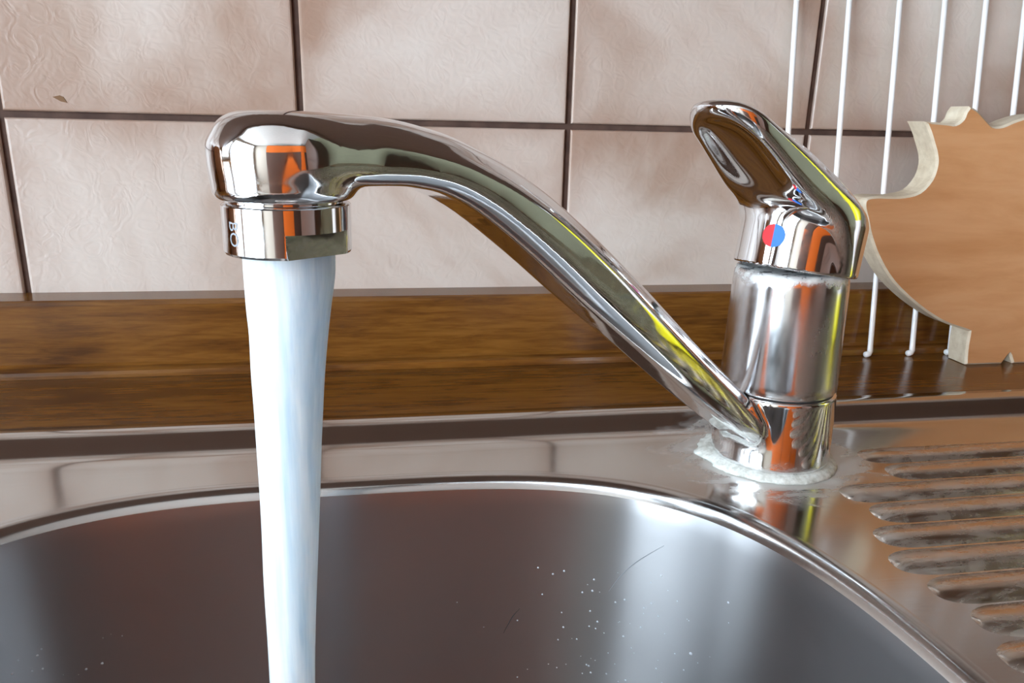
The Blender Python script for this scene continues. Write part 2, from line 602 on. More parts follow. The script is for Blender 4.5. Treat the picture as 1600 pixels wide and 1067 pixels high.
# upstand of the worktop, a moulded strip along the tiled wall
z0 = ZC
prof = [(0.0, z0 + 0.0408), (-0.0200, z0 + 0.0408), (-0.0216, z0 + 0.0400), (-0.0225, z0 + 0.0385), (-0.0228, z0 + 0.0065), (-0.0240, z0 + 0.0052), (-0.0268, z0 + 0.0046), (-0.0284, z0 + 0.0036), (-0.0288, z0 + 0.0018), (-0.0290, z0 + 0.0001), (0.0, z0 + 0.0001)]
v = [(x, y, z) for x in (XL + 0.001, XR - 0.001) for y, z in prof]
n = len(prof)
f = [(k, (k + 1) % n, (k + 1) % n + n, k + n) for k in range(n)] + [tuple(range(n)), tuple(range(2 * n - 1, n - 1, -1))]
tag(fix_normals(mesh_obj('trim_1', v, f, M['wood'])), kind='structure', label='brown wooden upstand strip along the foot of the tiled wall')

# ------------------------------------------------------------------ worktop with the sink cut-out
SX0, SX1, SY0, SY1 = -0.10, 0.92, -0.600, -0.1010      # outer edge of the inset sink
DZ = ZC - 0.006                                        # sink deck level
def rrect(x0, x1, y0, y1, r, m=8):
    out = []
    for cx, cy, a0 in ((x1 - r, y1 - r, 0), (x0 + r, y1 - r, 90), (x0 + r, y0 + r, 180), (x1 - r, y0 + r, 270)):
        for k in range(m + 1):
            a = math.radians(a0 + 90 * k / m)
            out.append((cx + r * math.cos(a), cy + r * math.sin(a)))
    return out
def slab_with_hole(outer, hole, z_top, z_bot):
    polys = [[Vector((x, y, 0)) for x, y in outer], [Vector((x, y, 0)) for x, y in hole]]
    tri = tessellate_polygon(polys)
    flat = list(outer) + list(hole)
    N = len(flat)
    v = [(x, y, z_top) for x, y in flat] + [(x, y, z_bot) for x, y in flat]
    f = [tuple(t) for t in tri] + [tuple(q + N for q in t[::-1]) for t in tri]
    for s, L in ((0, len(outer)), (len(outer), len(hole))):
        for k in range(L):
            a, b = s + k, s + (k + 1) % L
            f.append((a, b, b + N, a + N))
    return v, f
outer = [(XL + 0.001, -0.62), (XR - 0.001, -0.62), (XR - 0.001, -0.0005), (XL + 0.001, -0.0005)]
hole = rrect(SX0 + 0.012, SX1 - 0.012, SY0 + 0.012, SY1 - 0.012, 0.03)
v, f = slab_with_hole(outer, hole, ZC, ZC - 0.038)
wt = fix_normals(mesh_obj('worktop', v, f, M['wood']))
tag(wt, 'brown wood-grain kitchen worktop around the steel sink', 'worktop')

# base cupboard under the worktop
bc = thing('base_cupboard', 'brown base cupboard carrying the worktop and sink', 'cupboard', (0.1, -0.3, 0.0))
box('side_panel', XL + 0.002, XL + 0.02, -0.58, -0.01, 0.0, ZC - 0.0385, M['brown'], bc)
box('side_panel', XR - 0.02, XR - 0.002, -0.58, -0.01, 0.0, ZC - 0.0385, M['brown'], bc)
for k in range(5):
    xa = XL + 0.02 + k * (XR - XL - 0.04) / 5
    d = box('door', xa + 0.002, xa + (XR - XL - 0.04) / 5 - 0.002, -0.60, -0.582, 0.10, ZC - 0.045, M['orange'], bc, 0.002)
    tube('handle', [(xa + 0.10, -0.602, ZC - 0.09), (xa + 0.10, -0.625, ZC - 0.09), (xa + 0.22, -0.625, ZC - 0.09), (xa + 0.22, -0.602, ZC - 0.09)], 0.004, M['chrome'], d, 8)

# ------------------------------------------------------------------ the sink
FB = Vector((0.363, -0.1515, DZ))                      # foot of the tap
sink = thing('kitchen_sink', 'brushed stainless steel inset sink with deep bowl and ribbed draining board', 'sink', (0.178, -0.36, DZ))
BC, BA, BB, BN = (0.178, -0.36), 0.172, 0.2035, 3.3
NB = 240
def bowl_loop(d):
    """bowl outline offset inwards by d"""
    out = []
    a, b = BA - d, BB - d
    n_ = BN + (2.6 - BN) * min(1, max(0, d / 0.12))
    for k in range(NB):
        t = 2 * math.pi * k / NB
        c, s = math.cos(t), math.sin(t)
        out.append((BC[0] + a * math.copysign(abs(c) ** (2 / n_), c), BC[1] + b * math.copysign(abs(s) ** (2 / n_), s)))
    return out
M['deck'] = mat_steel('sink_deck_steel', (0.56, 0.535, 0.51), 0.125, 0.0, (3, 160, 160), ((FB.x - 0.178, FB.y + 0.36, 0.0), 0.060))
M['rim'] = mat_steel('sink_rim_steel', (0.55, 0.54, 0.53), 0.16)
M['bowl'] = mat_steel('shaded_bowl_steel', (0.33, 0.325, 0.33), 0.34, 0.90, (10, 10, 260))  # darker than the deck steel: shade over the bowl put into its colour
# deck plate: raised outer edge, short slope, flat deck with the bowl hole
hl = bowl_loop(-0.006)
loops = []
for d, z in ((0.0, ZC + 0.0002), (0.0, ZC + 0.0012), (0.0008, ZC + 0.0019), (0.0060, ZC + 0.0019), (0.0080, ZC + 0.0018), (0.0096, ZC + 0.0013), (0.0115, ZC + 0.0003), (0.0150, ZC - 0.0017), (0.0190, ZC - 0.0040), (0.0220, ZC - 0.0054), (0.0240, ZC - 0.0058), (0.0270, ZC - 0.00598), (0.030, ZC - 0.006)):
    loops.append([(x, y, z) for x, y in rrect(SX0 + d, SX1 - d, SY0 + d, SY1 - d, max(0.045 - d, 0.01), 10)])
n = len(loops[0])
v = [p for L in loops for p in L]
f = []
for i in range(len(loops) - 1):
    for k in range(n):
        f.append((i * n + k, i * n + (k + 1) % n, (i + 1) * n + (k + 1) % n, (i + 1) * n + k))
inner = loops[-1]
tri = tessellate_polygon([[Vector((p[0], p[1], 0)) for p in inner], [Vector((x, y, 0)) for x, y in hl]])
base = (len(loops) - 1) * n
v += [(x, y, DZ) for x, y in hl]
f += [tuple(base + q if q < n else len(loops) * n + q - n for q in t) for t in tri]
deck = fix_normals(mesh_obj('deck', v, f, M['deck'], sink, True))
bpy.context.view_layer.update()
# bowl: rolled lip, steep wall, rounded floor
bp = [(-0.0060, 0.0), (-0.0042, 0.0001), (-0.0024, -0.0002), (-0.0008, -0.0010), (0.0008, -0.0024), (0.0020, -0.0044), (0.0028, -0.0072), (0.0034, -0.011), (0.0042, -0.018), (0.0056, -0.030), (0.0080, -0.050), (0.0105, -0.070), (0.0130, -0.090), (0.0160, -0.108)]
for k in range(1, 9):
    a = math.radians(90 * k / 8)
    bp.append((0.016 + 0.042 * (1 - math.cos(a)), -0.108 - 0.042 * math.sin(a)))
bp += [(0.085, -0.1515), (0.110, -0.153), (0.126, -0.1545)]
def bowl_part(name, prof_, mat_):
    v, f = [], []
    for d, z in prof_:
        v += [(x, y, DZ + z) for x, y in bowl_loop(d)]
    for i in range(len(prof_) - 1):
        for k in range(NB):
            f.append((i * NB + k, i * NB + (k + 1) % NB, (i + 1) * NB + (k + 1) % NB, (i + 1) * NB + k))
    return fix_normals(mesh_obj(name, v, f, mat_, sink, True, org=(BC[0], BC[1], DZ)))
bowl_part('bowl_rim', bp[:6], M['rim'])
bowl_part('bowl', bp[5:], M['bowl'])
def bowl_pt(deg, z, lift=0.0):
    """point on the bowl wall at outline angle deg and depth z below the deck"""
    d = float(np.interp(-z, [-q[1] for q in bp[4:14]], [q[0] for q in bp[4:14]])) + lift
    n_ = BN + (2.6 - BN) * min(1, max(0, d / 0.12))
    c, s_ = math.cos(math.radians(deg)), math.sin(math.radians(deg))
    return Vector((BC[0] + (BA - d) * math.copysign(abs(c) ** (2 / n_), c), BC[1] + (BB - d) * math.copysign(abs(s_) ** (2 / n_), s_), DZ + z))
bowl_o = [o for o in sink.children if o.name == 'bowl'][0]
for pts_, rd_ in (([(52.4, -0.0199), (55.3, -0.026), (58.0, -0.0324), (60.0, -0.0392), (61.4, -0.0455)], 0.00022), ([(75.7, -0.0569), (76.6, -0.0605), (77.2, -0.0642), (77.8, -0.0685)], 0.0002)):
    pp = catmull([bowl_pt(a, z, 0.0) for a, z in pts_], 5)
    tag(tube('scratch', pp, [rd_ * (0.4 + 0.6 * math.sin(math.pi * (k + 0.5) / len(pp))) for k in range(len(pp))], M['engrave'] if rd_ > 0.0002 else M['dark'], bowl_o, 6), label='fine curved scratch in the steel bowl wall' if rd_ > 0.0002 else 'dark streak on the steel bowl wall')
dv, df = [], []
for k in range(110):
    if k < 70:
        a, z = random.gauss(61, 8), random.uniform(-0.10, -0.035)
    elif k < 90:
        a, z = random.gauss(122, 4), random.uniform(-0.075, -0.045)
    else:
        a, z = random.uniform(35, 85), random.uniform(-0.095, -0.02)
    c = bowl_pt(a, z)
    nrm = (bowl_pt(a, z, 0.002) - c)
    nrm.normalize()
    t1 = nrm.cross(Vector((0, 0, 1))).normalized()
    t2 = nrm.cross(t1)
    r_ = random.uniform(0.00018, 0.00055) * (1.4 if random.random() < 0.12 else 1)
    b0_ = len(dv)
    dv.append(c + nrm * r_ * 0.7)
    for q in range(8):
        an = 2 * math.pi * q / 8
        dv.append(c + r_ * 0.75 * (math.cos(an) * t1 + math.sin(an) * t2) + nrm * r_ * 0.45)
    for q in range(8):
        an = 2 * math.pi * q / 8
        dv.append(c + r_ * (math.cos(an) * t1 + math.sin(an) * t2) - nrm * 0.00005)
    for q in range(8):
        q2 = (q + 1) % 8
        df.append((b0_, b0_ + 1 + q, b0_ + 1 + q2))
        df.append((b0_ + 1 + q, b0_ + 9 + q, b0_ + 9 + q2, b0_ + 1 + q2))
tag(fix_normals(mesh_obj('water_droplets', dv, df, M['drop'], None, True, org=(BC[0], BC[1], DZ))), 'tiny splashed water droplets on the inner wall of the steel bowl', 'water droplets', kind='stuff')
# drain basket in the bowl floor
lathe('drain', [(0.0, -0.1600), (0.030, -0.1600), (0.038, -0.1560), (0.043, -0.1535), (0.060, -0.1530), (0.082, -0.1538), (0.082, -0.158), (0.0, -0.166)], (BC[0], BC[1], DZ), M['chrome'], sink, 64)
# ribs of the draining board
def rib_mesh(x0, x1, y, hw, hh):
    prof = []
    m = 8
    xs = [x0 + 0.012 * (1 - math.cos(math.radians(90 * k / 6))) for k in range(7)] + [x1 - 0.02, x1]
    vs = []
    for x in xs:
        s = min(1.0, math.sqrt(max(0.0, 1 - (1 - min(1, (x - x0) / 0.012)) ** 2)))
        for k in range(m + 1):
            t = -1 + 2 * k / m
            vs.append((x, y + hw * t * (0.25 + 0.75 * s), DZ - 0.0002 + hh * s * (1 - t * t) * (1.0 - 0.25 * t)))
    fs = []
    for i in range(len(xs) - 1):
        for k in range(m):
            a = i * (m + 1) + k
            fs.append((a, a + 1, a + m + 2, a + m + 1))
    return vs, fs
M['rib'] = mat_drainer()
for k in range(25):
    y = -0.1575 - 0.0165 * k
    xs = 0.366 if y < -0.215 else (0.405 if y > -0.18 else 0.378)
    if y < -0.50:
        xs = 0.36
    vs, fs = rib_mesh(xs + 0.003 * math.sin(k * 2.1), 0.885, y, 0.00825, 0.0024)
    if y > -0.56:
        fix_normals(mesh_obj('rib', vs, fs, M['rib'], sink, True))

# ------------------------------------------------------------------ the tap
TH = math.radians(-151.65)
hx = np.array([math.cos(TH), math.sin(TH), 0.0])        # direction the spout points
nx = np.array([-hx[1], hx[0], 0.0])
zx = np.array([0, 0, 1.0])
FBn = np.array(FB)
def tapw(P):
    P = np.asarray(P)
    return FBn + P[:, :1] * hx + P[:, 1:2] * nx + P[:, 2:3] * zx
tap = thing('mixer_tap', 'chrome single-lever kitchen mixer tap with long curved spout on the steel sink', 'tap', FB)

# crust of white sealant around the foot
def wob(i, a, r, z):
    q = mnoise.noise(Vector((math.cos(a) * 3.1, math.sin(a) * 3.1, i * 0.9)))
    q2 = mnoise.noise(Vector((math.cos(a) * 9, math.sin(a) * 9, i * 1.7)))
    k = 1.0 if i in (1, 2) else 0.35
    left = max(0.0, math.cos(a - math.radians(165)))
    return r + k * (0.3 + 1.4 * left) * (0.0014 * q + 0.0010 * q2) + k * 0.0022 * left ** 3, z + (0.0005 * q2 if i in (2, 3) else 0)
lathe('sealant_ring', [(0.0225, 0.0002), (0.0292, 0.0002), (0.0284, 0.0014), (0.0270, 0.0024), (0.0258, 0.0028), (0.0225, 0.0028)], FB, M['lime'], tap, 160, wobble=wob)

# spout with its turning collar
UH, RH = 0.2188, 0.0167
cl_pts = catmull([(0.226, 0.1356), (0.2188, 0.1357), (0.2020, 0.1357), (0.1860, 0.1345), (0.1700, 0.1306), (0.1550, 0.1240), (0.1400, 0.1151), (0.1200, 0.1005), (0.1000, 0.0842), (0.0800, 0.0676), (0.0600, 0.0514), (0.0400, 0.0358), (0.0200, 0.0203), (0.0050, 0.0085)], 6)
seg = np.diff(cl_pts, axis=0)
sl = np.hypot(seg[:, 0], seg[:, 1])
cum = np.concatenate([[0], np.cumsum(sl)])
LT = cum[-1]
def arm_pre(U, V, shape):
    best = np.full(U.shape, 1e9)
    S_ = np.zeros(U.shape)
    Q_ = np.zeros(U.shape)
    E_ = np.zeros(U.shape)
    for i in range(len(seg)):
        t_ = seg[i] / sl[i]
        wx, wy = U - cl_pts[i, 0], V - cl_pts[i, 1]
        al = wx * t_[0] + wy * t_[1]
        tc = np.clip(al, 0, sl[i])
        d = (wx - tc * t_[0]) ** 2 + (wy - tc * t_[1]) ** 2
        m_ = d < best
        best = np.where(m_, d, best)
        S_ = np.where(m_, cum[i] + tc, S_)
        Q_ = np.where(m_, (wx * t_[1] - wy * t_[0]) , Q_)
        ov = np.zeros(U.shape)
        if i == 0:
            ov = np.maximum(ov, -al)
        if i == len(seg) - 1:
            ov = np.maximum(ov, al - sl[i])
        E_ = np.where(m_, ov, E_)
    # centreline runs from head to foot (towards -u): normal (t_v, -t_u) points up
    sgn = Q_
    out = [S_, sgn, E_]
    return [q.reshape(shape) for q in out] if shape else out
SB = cum / LT
top_c = catmull([(0.2172, 0.1449), (0.2060, 0.1446), (0.1922, 0.1436), (0.1829, 0.1420), (0.1730, 0.1396), (0.1602, 0.1347), (0.1461, 0.1277), (0.1305, 0.1179), (0.1068, 0.1006), (0.0786, 0.0781), (0.0401, 0.0476), (0.0039, 0.0198), (-0.006, 0.0120)], 4)
low_c = catmull([(-0.006, 0.0050), (0.0120, 0.0066), (0.0280, 0.0164), (0.0600, 0.0390), (0.0910, 0.0622), (0.1240, 0.0868), (0.1460, 0.1040), (0.1650, 0.1176), (0.1780, 0.1243), (0.1880, 0.1268), (0.1960, 0.1276), (0.2100, 0.1278), (0.2460, 0.1278)], 4)
sp_poly = poly_sdf(np.concatenate([[(0.246, 0.1449)], top_c, low_c]))
def spout_pre(U, V, shape):
    s_, q_, e_ = arm_pre(U, V, None)
    out = [s_, q_, sp_poly(U, V)]
    return [x.reshape(shape) for x in out] if shape else out
def spout_fun(u, w, v, p):
    s, q, prof = p
    b = np.interp(s / LT, [0, 0.10, 0.24, 0.45, 1.0], [0.0156, 0.0148, 0.0132, 0.0126, 0.0116])
    b = b * (1.0 - 0.06 * np.clip(q / 0.008, -1, 1))
    strip = np.maximum(np.abs(w) - b, u - UH)
    circ = np.sqrt((u - UH) ** 2 + w ** 2) - RH
    plan = smin(circ, strip, 0.008)
    mixq = np.clip((q + 0.004) / 0.008, 0, 1)
    kt = np.interp(s / LT, [0, 0.08, 0.22], [0.0100, 0.0110, 0.0160])
    k = 0.0072 + (kt - 0.0072) * mixq * mixq * (3 - 2 * mixq)
    d = smax(prof, plan, k)
    head = smax(smax(circ, 0.1247 - v, 0.0030), v - 0.1385, 0.0040)
    d = smin(d, head, 0.0024)
    # collar around the foot
    rc = np.sqrt(u ** 2 + w ** 2)
    cr_ = 0.0257 - 0.0009 * (v / 0.034)
    col_ = smax(rc - cr_, np.abs(v - 0.0182) - 0.0160, 0.0016)
    d = smin(d, col_, 0.0026)
    d = smax(d, 0.0022 - v, 0.001)
    return d
P, F_ = sdf_mesh(spout_fun, spout_pre, (-0.030, -0.031, -0.001), (0.242, 0.031, 0.150), 0.00105)
mesh_obj('spout', tapw(P), F_, M['chrome'], tap, True)

# upright body above the collar
M['body'] = mat_body_chrome(0.0862)
lathe('body', [(0.0, 0.0330), (0.0225, 0.0330), (0.0232, 0.0346), (0.0240, 0.0352), (0.0246, 0.0362), (0.0245, 0.0400), (0.0240, 0.0600), (0.0236, 0.0800), (0.0231, 0.0850), (0.0224, 0.0866), (0.018, 0.0868), (0.0, 0.0868)], FB, M['body'], tap, 128)
lathe('seam_ring', [(0.0, 0.0336), (0.0236, 0.0336), (0.0236, 0.0362), (0.0, 0.0362)], FB, M['dark'], tap, 96)

# lever handle, lifted: whole handle leans back about the ball joint
TAU = math.radians(9.0)
PV = 0.0862
def handw(P):
    P = np.asarray(P)
    c, s = math.cos(TAU), math.sin(TAU)
    return tapw(np.stack([P[:, 0] * c - P[:, 2] * s, P[:, 1], PV + P[:, 0] * s + P[:, 2] * c], 1))
hp = catmull([(-0.0241, 0.000), (-0.0242, 0.010), (-0.0241, 0.0150), (-0.0226, 0.0190), (-0.0170, 0.0246), (-0.006, 0.0322), (0.0062, 0.0384), (0.03, 0.0474), (0.0513, 0.0535), (0.064, 0.0566), (0.0705, 0.0572), (0.0745, 0.0550), (0.0738, 0.0508), (0.0665, 0.0462), (0.058, 0.0420), (0.0493, 0.0378), (0.040, 0.0332), (0.0317, 0.0292), (0.024, 0.0262), (0.012, 0.022), (0.004, 0.012), (0.0, 0.000)], 5)
hp[-6:, 1] = np.maximum(hp[-6:, 1], 0)
hpoly = poly_sdf(hp)
def hand_pre(U, V, shape):
    d = hpoly(U, V)
    return [d.reshape(shape)] if shape else [d]
def hand_fun(u, w, v, p):
    prof = p[0]
    # plan outline: hull of a big circle and a small tip circle
    R1, R2, L = 0.0241, 0.0166, 0.0572
    b = (R1 - R2) / L
    a = math.sqrt(1 - b * b)
    wy = np.abs(w)
    k = -b * wy + a * (u + 0 * w)
    k2 = (u + 0 * w) * a * 0 + 0
    # uneven capsule with its axis along u
    kk = wy * (-b) + (u) * a
    d1 = np.sqrt(u * u + wy * wy) - R1
    d2 = np.sqrt((u - L) ** 2 + wy * wy) - R2
    dm = wy * a + u * b - R1
    plan = np.where(kk < 0, d1, np.where(kk > a * L, d2, dm))
    mid = 0.020 + 0.45 * np.clip(u, -0.01, 0.08)
    kt = np.clip((v - mid) / 0.010, 0, 1)
    lev = smax(prof, plan, 0.0045 + 0.0095 * kt * kt * (3 - 2 * kt))
    rc = np.sqrt(u * u + w * w)
    skirt = smax(rc - 0.0241, v - 0.0262 - 0.12 * u, 0.008)
    d = smin(lev, skirt, 0.0075)
    # hollow in the underside of the lever
    dx, dz = 0.875, 0.484
    pu, pv = u - 0.0490, v - 0.0372
    al, no = pu * dx + pv * dz, pu * dz - pv * dx
    q = (np.abs(al / 0.0230) ** 2.4 + np.abs(w / 0.0124) ** 2.4 + np.abs(no / 0.0040) ** 2.4) ** (1 / 2.4)
    hol = (q - 1) * 0.0040
    d = smax(d, -hol, 0.0028)
    d = smax(d, -v, 0.0009)
    # hollow under the skirt so that it sits over the body
    inn = np.maximum(rc - 0.0232, v - 0.006)
    return np.maximum(d, -inn)
P, F_ = sdf_mesh(hand_fun, hand_pre, (-0.029, -0.029, -0.002), (0.077, 0.029, 0.058), 0.0007)
lever = mesh_obj('lever_handle', handw(P), F_, M['chrome'], tap, True)
# red and blue temperature mark on the front of the lever cap
RS = 0.0241
ph0, v0, rd = math.radians(8.5), 0.0125, 0.0046
for nm, sg, mt in (('hot_mark', -1, 'red'), ('cold_mark', 1, 'blue')):
    pts = [(0.0, 0.0)]
    for k in range(17):
        a = math.radians(-90 + 180 * k / 16)
        pts.append((sg * rd * math.cos(a), rd * math.sin(a)))
    vv = []
    for dr in (0.00045, -0.0006):
        for (x, y) in pts:
            ph = ph0 + x / RS
            rs = np.linspace(0.022, 0.040, 400)
            pu_, pw_, pv_ = rs * math.cos(ph), rs * math.sin(ph), np.full(400, v0 + y)
            fv = hand_fun(pu_, pw_, pv_, hand_pre(pu_, pv_, None))
            r_ = rs[np.argmax(fv > 0)] + dr
            vv.append((r_ * math.cos(ph), r_ * math.sin(ph), v0 + y))
    m_ = len(pts)
    ff = [(0, k, k + 1) for k in range(1, m_ - 1)] + [(m_, m_ + k + 1, m_ + k) for k in range(1, m_ - 1)]
    ff += [(k, (k + 1) % m_, (k + 1) % m_ + m_, k + m_) for k in range(m_)]
    o = fix_normals(mesh_obj(nm, handw(vv), ff, M[mt], lever))
    tag(o, label=('red half of the round temperature mark' if sg < 0 else 'blue half of the round temperature mark'))

# aerator under the spout head, with a spanner flat on its lower half
NZ = FB + Vector(hx) * UH
phf = math.atan2(CAM.y - NZ.y, CAM.x - NZ.x) + math.radians(30)
fdx, fdy = math.cos(phf), math.sin(phf)
rows = [(0.0, 0.1262), (0.0139, 0.1262), (0.0139, 0.1243), (0.0146, 0.1240), (0.0150, 0.1236), (0.0150, 0.1190), (0.0150, 0.11805), (0.0150, 0.1180), (0.0150, 0.1130), (0.0147, 0.1124), (0.0118, 0.1122), (0.0116, 0.1150), (0.0, 0.1150)]
v, f, rr_ = [], [], []
n = 180
for i, (r, z) in enumerate(rows):
    if r == 0:
        rr_.append([len(v)])
        v.append((NZ.x, NZ.y, NZ.z + z))
        continue
    row = []
    for k in range(n):
        a = 2 * math.pi * k / n
        x, y = r * math.cos(a), r * math.sin(a)
        if 7 <= i <= 9:
            t = x * fdx + y * fdy
            if t > 0.0126:
                x -= (t - 0.0126) * fdx
                y -= (t - 0.0126) * fdy
        row.append(len(v))
        v.append((NZ.x + x, NZ.y + y, NZ.z + z))
    rr_.append(row)
for A, Bw in zip(rr_[:-1], rr_[1:]):
    for k in range(n):
        k2 = (k + 1) % n
        if len(A) == 1:
            f.append((A[0], Bw[k], Bw[k2]))
        elif len(Bw) == 1:
            f.append((A[k], A[k2], Bw[0]))
        else:
            f.append((A[k], A[k2], Bw[k2], Bw[k]))
aer = fix_normals(mesh_obj('aerator', v, f, M['chrome'], tap, True))
aer.data.polygons.foreach_set('use_smooth', [True] * len(aer.data.polygons))
try:
    aer.data.set_sharp_from_angle(angle=math.radians(22))
except Exception:
    pass

# worn letters stamped into the aerator, reading downwards
tcu = bpy.data.curves.new('stamp', 'FONT')
tcu.body = 'BO'
tcu.size = 0.0044
tcu.align_x = 'CENTER'
tcu.align_y = 'CENTER'
tcu.resolution_u = 3
tob = bpy.data.objects.new('stamp', tcu)
col.objects.link(tob)
dg = bpy.context.evaluated_depsgraph_get()
tme = bpy.data.meshes.new_from_object(tob.evaluated_get(dg))
tv = [(w.co.x, w.co.y) for w in tme.vertices]
tf = [tuple(q.vertices) for q in tme.polygons]
bpy.data.objects.remove(tob)
ph_s = math.atan2(CAM.y - NZ.y, CAM.x - NZ.x) - math.radians(53)
sv = []
for (x, y) in tv:
    a = ph_s + y / 0.0150
    sv.append((NZ.x + 0.01506 * math.cos(a), NZ.y + 0.01506 * math.sin(a), NZ.z + 0.1178 - x))
tag(mesh_obj('stamped_letters', sv, tf, M['engrave'], aer), label='worn letters stamped sideways on the aerator')

# ------------------------------------------------------------------ the water jet
wp = [(0.1160, 0.0108, 0.0), (0.1113, 0.0109, -0.0001), (0.1062, 0.0108, -0.0003), (0.0981, 0.0101, -0.0010), (0.0915, 0.0095, -0.0014), (0.0814, 0.0090, -0.0021), (0.0709, 0.0085, -0.0026), (0.0602, 0.0081, -0.0031), (0.0491, 0.0078, -0.0035), (0.0357, 0.0075, -0.0041), (0.0217, 0.0072, -0.0048), (0.0052, 0.0067, -0.0055), (-0.0137, 0.0062, -0.0063), (-0.05, 0.0058, -0.0075), (-0.10, 0.0056, -0.009), (-0.140, 0.0058, -0.010), (-0.1505, 0.0075, -0.0104), (-0.1535, 0.0135, -0.0105)]
wc = catmull(wp, 5)
n = 72
v, f = [], []
for i, (z, r, dx) in enumerate(wc):
    for k in range(n):
        a = 2 * math.pi * k / n
        q = mnoise.noise(Vector((math.cos(a) * 1.6, math.sin(a) * 1.6, z * 14 + 3)))
        q2 = mnoise.noise(Vector((math.cos(a) * 4.5, math.sin(a) * 4.5, z * 26 + 9)))
        amp = min(1.0, max(0.0, (0.112 - z) / 0.02))
        rr = r * (1 + amp * (0.045 * q + 0.03 * q2))
        v.append((NZ.x + dx + rr * math.cos(a), NZ.y + rr * math.sin(a), NZ.z + z))
for i in range(len(wc) - 1):
    for k in range(n):
        f.append((i * n + k, i * n + (k + 1) % n, (i + 1) * n + (k + 1) % n, (i + 1) * n + k))
f += [tuple(range(n)), tuple((len(wc) - 1) * n + k for k in range(n))]
jet = fix_normals(mesh_obj('water_jet', v, f, M['water'], None, True, org=(NZ.x, NZ.y, NZ.z)))
tag(jet, 'white aerated jet of running water falling from the tap into the sink bowl', 'water')

# ------------------------------------------------------------------ leaning wire rack
rack = thing('wire_rack', 'white wire rack leaning on the tiles behind the pig-shaped board', 'rack', (0.50, -0.03, ZC))
RX = [0.4278, 0.4605, 0.4925, 0.5218, 0.5490, 0.5755, 0.6025, 0.6295, 0.6565, 0.6835]
yb_, yt_, zt_ = -0.0315, -0.0040, 0.245
for k, x in enumerate(RX):
    tube('rod', [(x - 0.0035, yb_ - 0.0015, ZC + 0.0019), (x - 0.001, yb_ - 0.0005, ZC + 0.0019), (x + 0.0003, yb_, ZC + 0.0034), (x + 0.0004, yb_ + 0.0008, ZC + 0.008), (x + 0.0002, yb_ + (yt_ - yb_) * 0.5, ZC + zt_ * 0.5), (x, yt_, ZC + zt_)], [0.0018, 0.0019, 0.0018, 0.00165, 0.00165, 0.00165], M['white_wire'], rack, 12)
tube('cross_bar', [(RX[0] - 0.006, yt_ - 0.0002, ZC + zt_ + 0.001), (RX[-1] + 0.006, yt_ - 0.0002, ZC + zt_ + 0.001)], 0.0021, M['white_wire'], rack, 12)

# ------------------------------------------------------------------ pig-shaped cutting board
yf_, th_ = -0.0545, 0.0165
pig = [(0.4908, 0.1422), (0.4946, 0.1365), (0.4978, 0.1304), (0.5006, 0.1245), (0.5018, 0.1187), (0.5001, 0.1109), (0.4939, 0.1038), (0.4844, 0.1013), (0.4760, 0.1010), (0.4678, 0.1011), (0.4615, 0.1000), (0.4603, 0.0960), (0.4630, 0.0887), (0.4669, 0.0786), (0.4739, 0.0661), (0.4854, 0.0521), (0.5033, 0.0381), (0.5219, 0.0276), (0.5370, 0.0226), (0.5412, 0.0212), (0.5410, 0.0127), (0.5416, 0.0050), (0.5424, 0.0003), (0.5470, 0.0001), (0.5675, 0.0001), (0.5695, 0.0030), (0.5717, 0.0066), (0.5735, 0.0030), (0.5752, 0.0001), (0.598, 0.0001), (0.601, 0.004), (0.605, 0.016), (0.620, 0.018), (0.660, 0.0175), (0.690, 0.018), (0.694, 0.006), (0.697, 0.0001), (0.716, 0.0001), (0.718, 0.005), (0.720, 0.0001), (0.742, 0.0001), (0.746, 0.010), (0.750, 0.030), (0.758, 0.055), (0.760, 0.080), (0.752, 0.105), (0.735, 0.124), (0.705, 0.137), (0.665, 0.143), (0.625, 0.146), (0.590, 0.1475), (0.5640, 0.1480), (0.5483, 0.1441), (0.5400, 0.1408), (0.5337, 0.1407), (0.5290, 0.1440), (0.5225, 0.1488), (0.5173, 0.1509), (0.5152, 0.1478), (0.5140, 0.1440), (0.5100, 0.1412), (0.5040, 0.1415)]
sharp = {(0.4908, 0.1422), (0.5412, 0.0212), (0.5424, 0.0003), (0.5675, 0.0001), (0.5717, 0.0066), (0.5752, 0.0001), (0.5173, 0.1509)}
bev = 0.0012
N = len(pig)
def inset(pts, d):
    out = []
    for k in range(len(pts)):
        a, b, c = np.array(pts[k - 1]), np.array(pts[k]), np.array(pts[(k + 1) % len(pts)])
        n1 = np.array([-(b - a)[1], (b - a)[0]])
        n2 = np.array([-(c - b)[1], (c - b)[0]])
        n1 /= np.linalg.norm(n1)
        n2 /= np.linalg.norm(n2)
        m_ = n1 + n2
        m_ /= max(np.linalg.norm(m_), 0.4)
        out.append(tuple(b + m_ * d))
    return out
# smooth resample between the listed corners
dense = []
for k in range(N):
    p0, p1, p2, p3 = [np.array(pig[(k + q) % N]) for q in (-1, 0, 1, 2)]
    if tuple(pig[k]) in sharp:
        p0 = p1 - (p2 - p1)
    if tuple(pig[(k + 1) % N]) in sharp:
        p3 = p2 + (p2 - p1)
    for s in range(3):
        t = s / 3
        dense.append(tuple(0.5 * ((2 * p1) + (-p0 + p2) * t + (2 * p0 - 5 * p1 + 4 * p2 - p3) * t * t + (-p0 + 3 * p1 - 3 * p2 + p3) * t ** 3)))
dense = [(x, max(z, 0.0001)) for x, z in dense]
ins = inset(dense, bev)
rings = [(ins, 0.0), (dense, bev), (dense, th_ - bev), (ins, th_)]
lean = 0.035
def bpt(x, z, d):
    return (x, yf_ + d + lean * z, ZC + z + 0.0001)
v = [bpt(x, z, d) for ring, d in rings for x, z in ring]
ND = len(dense)
f, fm = [], []
